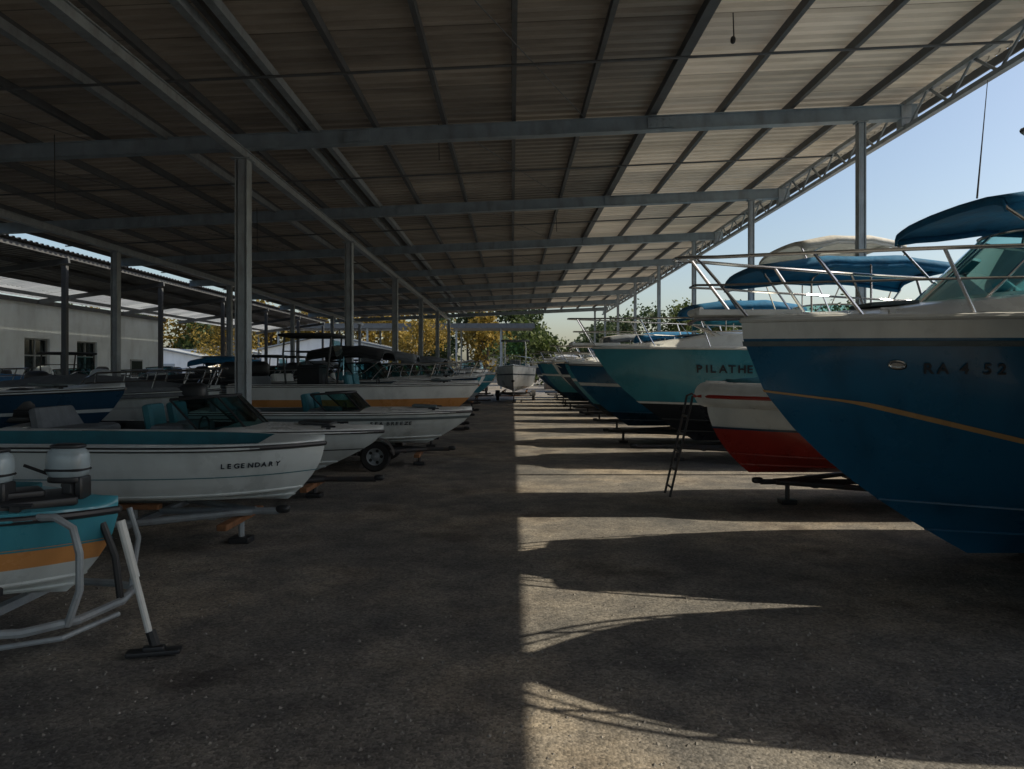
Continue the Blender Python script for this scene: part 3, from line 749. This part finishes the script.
m.tube([(-3,-.55,.16),(-.5,-.55,.16),(-.05,-.36,.18),(.08,0,.2)],.016,0)
m.tube([(-.02,-.36,.25),(.05,-.36,.45),(.05,-.36,.66),(.0,-.34,.80),(-.10,-.34,.86),(-.2,-.34,.86)],.022,0); m.tube([(.0,.30,.27),(.05,.30,.60),(.0,.28,.80)],.018,0)
m.tube([(.09,0,.3),(.06,0,.55),(-.02,0,.76)],.022,1)
for k in range(3): m.box((-.6-.8*k,0,.25),(.06,1.1,.05),0)
m.tube([(-.45,-.55,.25),(-.40,-.5,.5)],.022,0); m.tube([(-1.1,-.55,.25),(-1.1,-.5,.5)],.022,0); m.box((-.8,-.5,.48),(1.0,.06,.05),1,None,.01)
for s in(1,-1): m.lathe((-1.5,s*.66,.24),(0,s,0),[(.13,-.06),(.22,-.07),(.24,-.05),(.24,.05),(.22,.07),(.13,.06),(.06,.04),(.001,.05)],1,26)
m.tube([(-1.5,-.66,.24),(-1.5,.66,.24)],.03,0)
m.build('trailer_frame',[STEEL,BLKP],t0_)
js=empty('jack_stand',(-2.13,4.42,0)); m=MB()
m.tube([(-.20,0,.76),(-.03,0,.10)],.020,0,10); m.tube([(-.21,0,.80),(-.12,0,.46)],.026,0,10)
m.tube([(-.03,0,.14),(.0,0,.05)],.030,1,8)
m.box((.0,-.02,.025),(.30,.09,.025),1,rotm('Z',14),.008); m.box((.0,-.02,.045),(.12,.06,.03),1,rotm('Z',14),.008)
m.build('stand_leg_and_foot',[WHITEP,BLKP],js)
boat('skiff',(-1.85,7.3),0,4.1,1.75,.58,.43,rake=.36,rise=-.03,p=5.5,t0=.3,rp=1.9,scheme='11111111111',mats=dict(bottom=GELL,top=GELL,stripe=GELTEAL,deck=GELL,floor=DKTEAL,rub=BLKP,top2=GELTEAL),
     cock=(.06,.88),depth=.30,fl=.2,ob=1,seats=False,text=[('LEGENDARY',.82,8.6,.068,-1,1,LETTER)],N=40,pins=[(7.0,7.0,.06,4),(10.6,10.6,.10,4)])
trailer((-1.85,7.3),0,4.1,1.75,.43,tw=.30,tongue=-.45,paint=STEEL)
bs=MB()
rt=empty('boat_seats',(-1.85-4.1,7.3,0))
for x_ in (1.2,2.4): bs.box((x_,0,.88),(.3,1.3,.05),0,None,.02)
bs.box((3.35,0,.83),(.4,.8,.22),1,None,.06)
bs.build('thwarts',[DKTEAL,DKTEAL],rt)
boat('speedboat',(-1.72,9.9),0,4.6,1.9,.58,.36,rake=.9,rise=-.06,p=2.6,t0=.35,scheme='11111111111',mats=dict(bottom=GELL,top=GELL,stripe=GELNAVY,floor=BLKP),cock=(.05,.58),depth=.36,wind=(.66,.40,.40),ob=1,seats=CANG,pins=[(7.2,7.2,.1,4)])
trailer((-1.72,9.9),0,4.6,1.9,.36,tongue=-.1,wr=.25)
boat('speedboat',(-.72,13.3),2,4.7,1.85,.56,.40,rake=.8,rise=.0,p=3.2,t0=.35,scheme='11111111111',mats=dict(bottom=GELL,top=GELL,stripe=GELG,floor=FLOOR),cock=(.05,.6),depth=.36,wind=(.62,.3,.3),seats=CANG,pins=[(9.6,9.6,.2,4)],
     text=[('SEA BREEZE',.66,8.0,.10,-1,1,LETTER)])
trailer((-.72,13.3),2,4.7,1.85,.40,tw=.66,tongue=-.4,wr=.25)
boat('motorboat',(-.74,16.3),0,5.2,2.0,.84,.52,rake=1.0,rise=.03,scheme='11111122666',mats=dict(bottom=GELL,top=GELL,stripe=GELORG,top2=GELW),cock=(.05,.65),ttop=(.9,2.2,2.45,CANK),ob=1,seats=CANG)
trailer((-.74,16.3),0,5.2,2.0,.52,tongue=-.3)
L3=[(18.2,GELNAVY,CANK),(21.6,GELTEAL,CANT),(24.3,GELW,CANG),(29.4,GELW,CANB),(32.2,GELTEAL,CANG),(38,GELW,CANT),(41.5,GELNAVY,CANW)]
for i,(y_,c,cv) in enumerate(L3):
    bx=-.75+random.uniform(-.3,.15)
    boat('motorboat',(bx,y_),random.uniform(-3,3),5.2,1.95,.9,.5,rake=1.0,mats=dict(top=c,bottom=GELG,stripe=GELW if c is not GELW else GELORG),wind=(.6,.4,.35),
         bim=(1.2,3.0,2.3,cv,.85) if i%2==0 else None,rail=(.62,.35) if i%3==0 else None,N=14)
    trailer((bx,y_),0,5.2,1.95,.5,tongue=-.3)
rr=random.Random(5)
for row,(bx0,ys) in enumerate([(-5.4,[10.3,13.3,16.2,19,22,25,28.5,32,36,39.5]),(-11.4,[15.2,17.8,20.6,23.2,26,29,32,36])]):
    for i,y_ in enumerate(ys):
        bx=bx0+rr.uniform(-.3,.2); LL=rr.uniform(4.4,5.0); c=rr.choice([GELW,GELG,GELNAVY,GELL,GELBLK,GELL,GELG])
        if row==0 and i==0: c=GELNAVY
        kind=rr.random(); HH=rr.uniform(.65,.85)
        boat('motorboat',(bx,y_),rr.uniform(-5,5),LL,1.9,HH,.5,rake=rr.uniform(.8,1.2),mats=dict(top=c,bottom=GELBLK,stripe=GELG,deck=rr.choice([GELL,GELG])),
             wind=(.6,.42,.3) if kind<.75 else None,ttop=(1.2,2.6,rr.uniform(2.0,2.35),CANK) if .2<kind<.62 else None,cover=(rr.choice([CANK,CANG,CANB]),.06,.95,.3) if kind>.8 else None,
             bim=(.9,2.6,2.1,rr.choice([CANK,CANB,CANG]),.85,.12) if kind<.2 else None,rail=(.6,.34) if i%2 else None,obm=rr.choice([BLKP,BLKP,GELG]),seats=rr.choice([CANG,CANK]),N=14)
        trailer((bx,y_),0,LL,1.9,.5,tongue=.0)

# ================================================================== light, world, camera
EL=math.degrees(math.atan((EH-.03)/EX))
w=bpy.data.worlds.new('World'); scene.world=w; w.use_nodes=True; nt=w.node_tree
sky=nt.nodes.new('ShaderNodeTexSky'); sky.sky_type='NISHITA'; sky.sun_disc=False; sky.sun_elevation=R(EL); sky.sun_rotation=R(90); sky.air_density=1.1; sky.dust_density=2.2; sky.ozone_density=1.2
bg=nt.nodes['Background']; nt.links.new(sky.outputs[0],bg.inputs[0]); bg.inputs[1].default_value=.15
sl=bpy.data.lights.new('sun','SUN'); sl.energy=5.0; sl.angle=R(.45); sl.color=(1,.87,.66); so=bpy.data.objects.new('sun',sl); so.rotation_euler=(0,R(90-EL),0); scene.collection.objects.link(so)
cd=bpy.data.cameras.new('camera'); cam=bpy.data.objects.new('camera',cd); scene.collection.objects.link(cam)
cam.location=(0,0,1.7); cam.rotation_euler=(R(90),0,0); cd.lens=26.0; cd.sensor_width=36; cd.shift_y=-14.5/1024; cd.clip_end=3000; cd.clip_start=.05
scene.camera=cam
scene.view_settings.view_transform='Standard'; scene.view_settings.look='None'; scene.view_settings.exposure=0
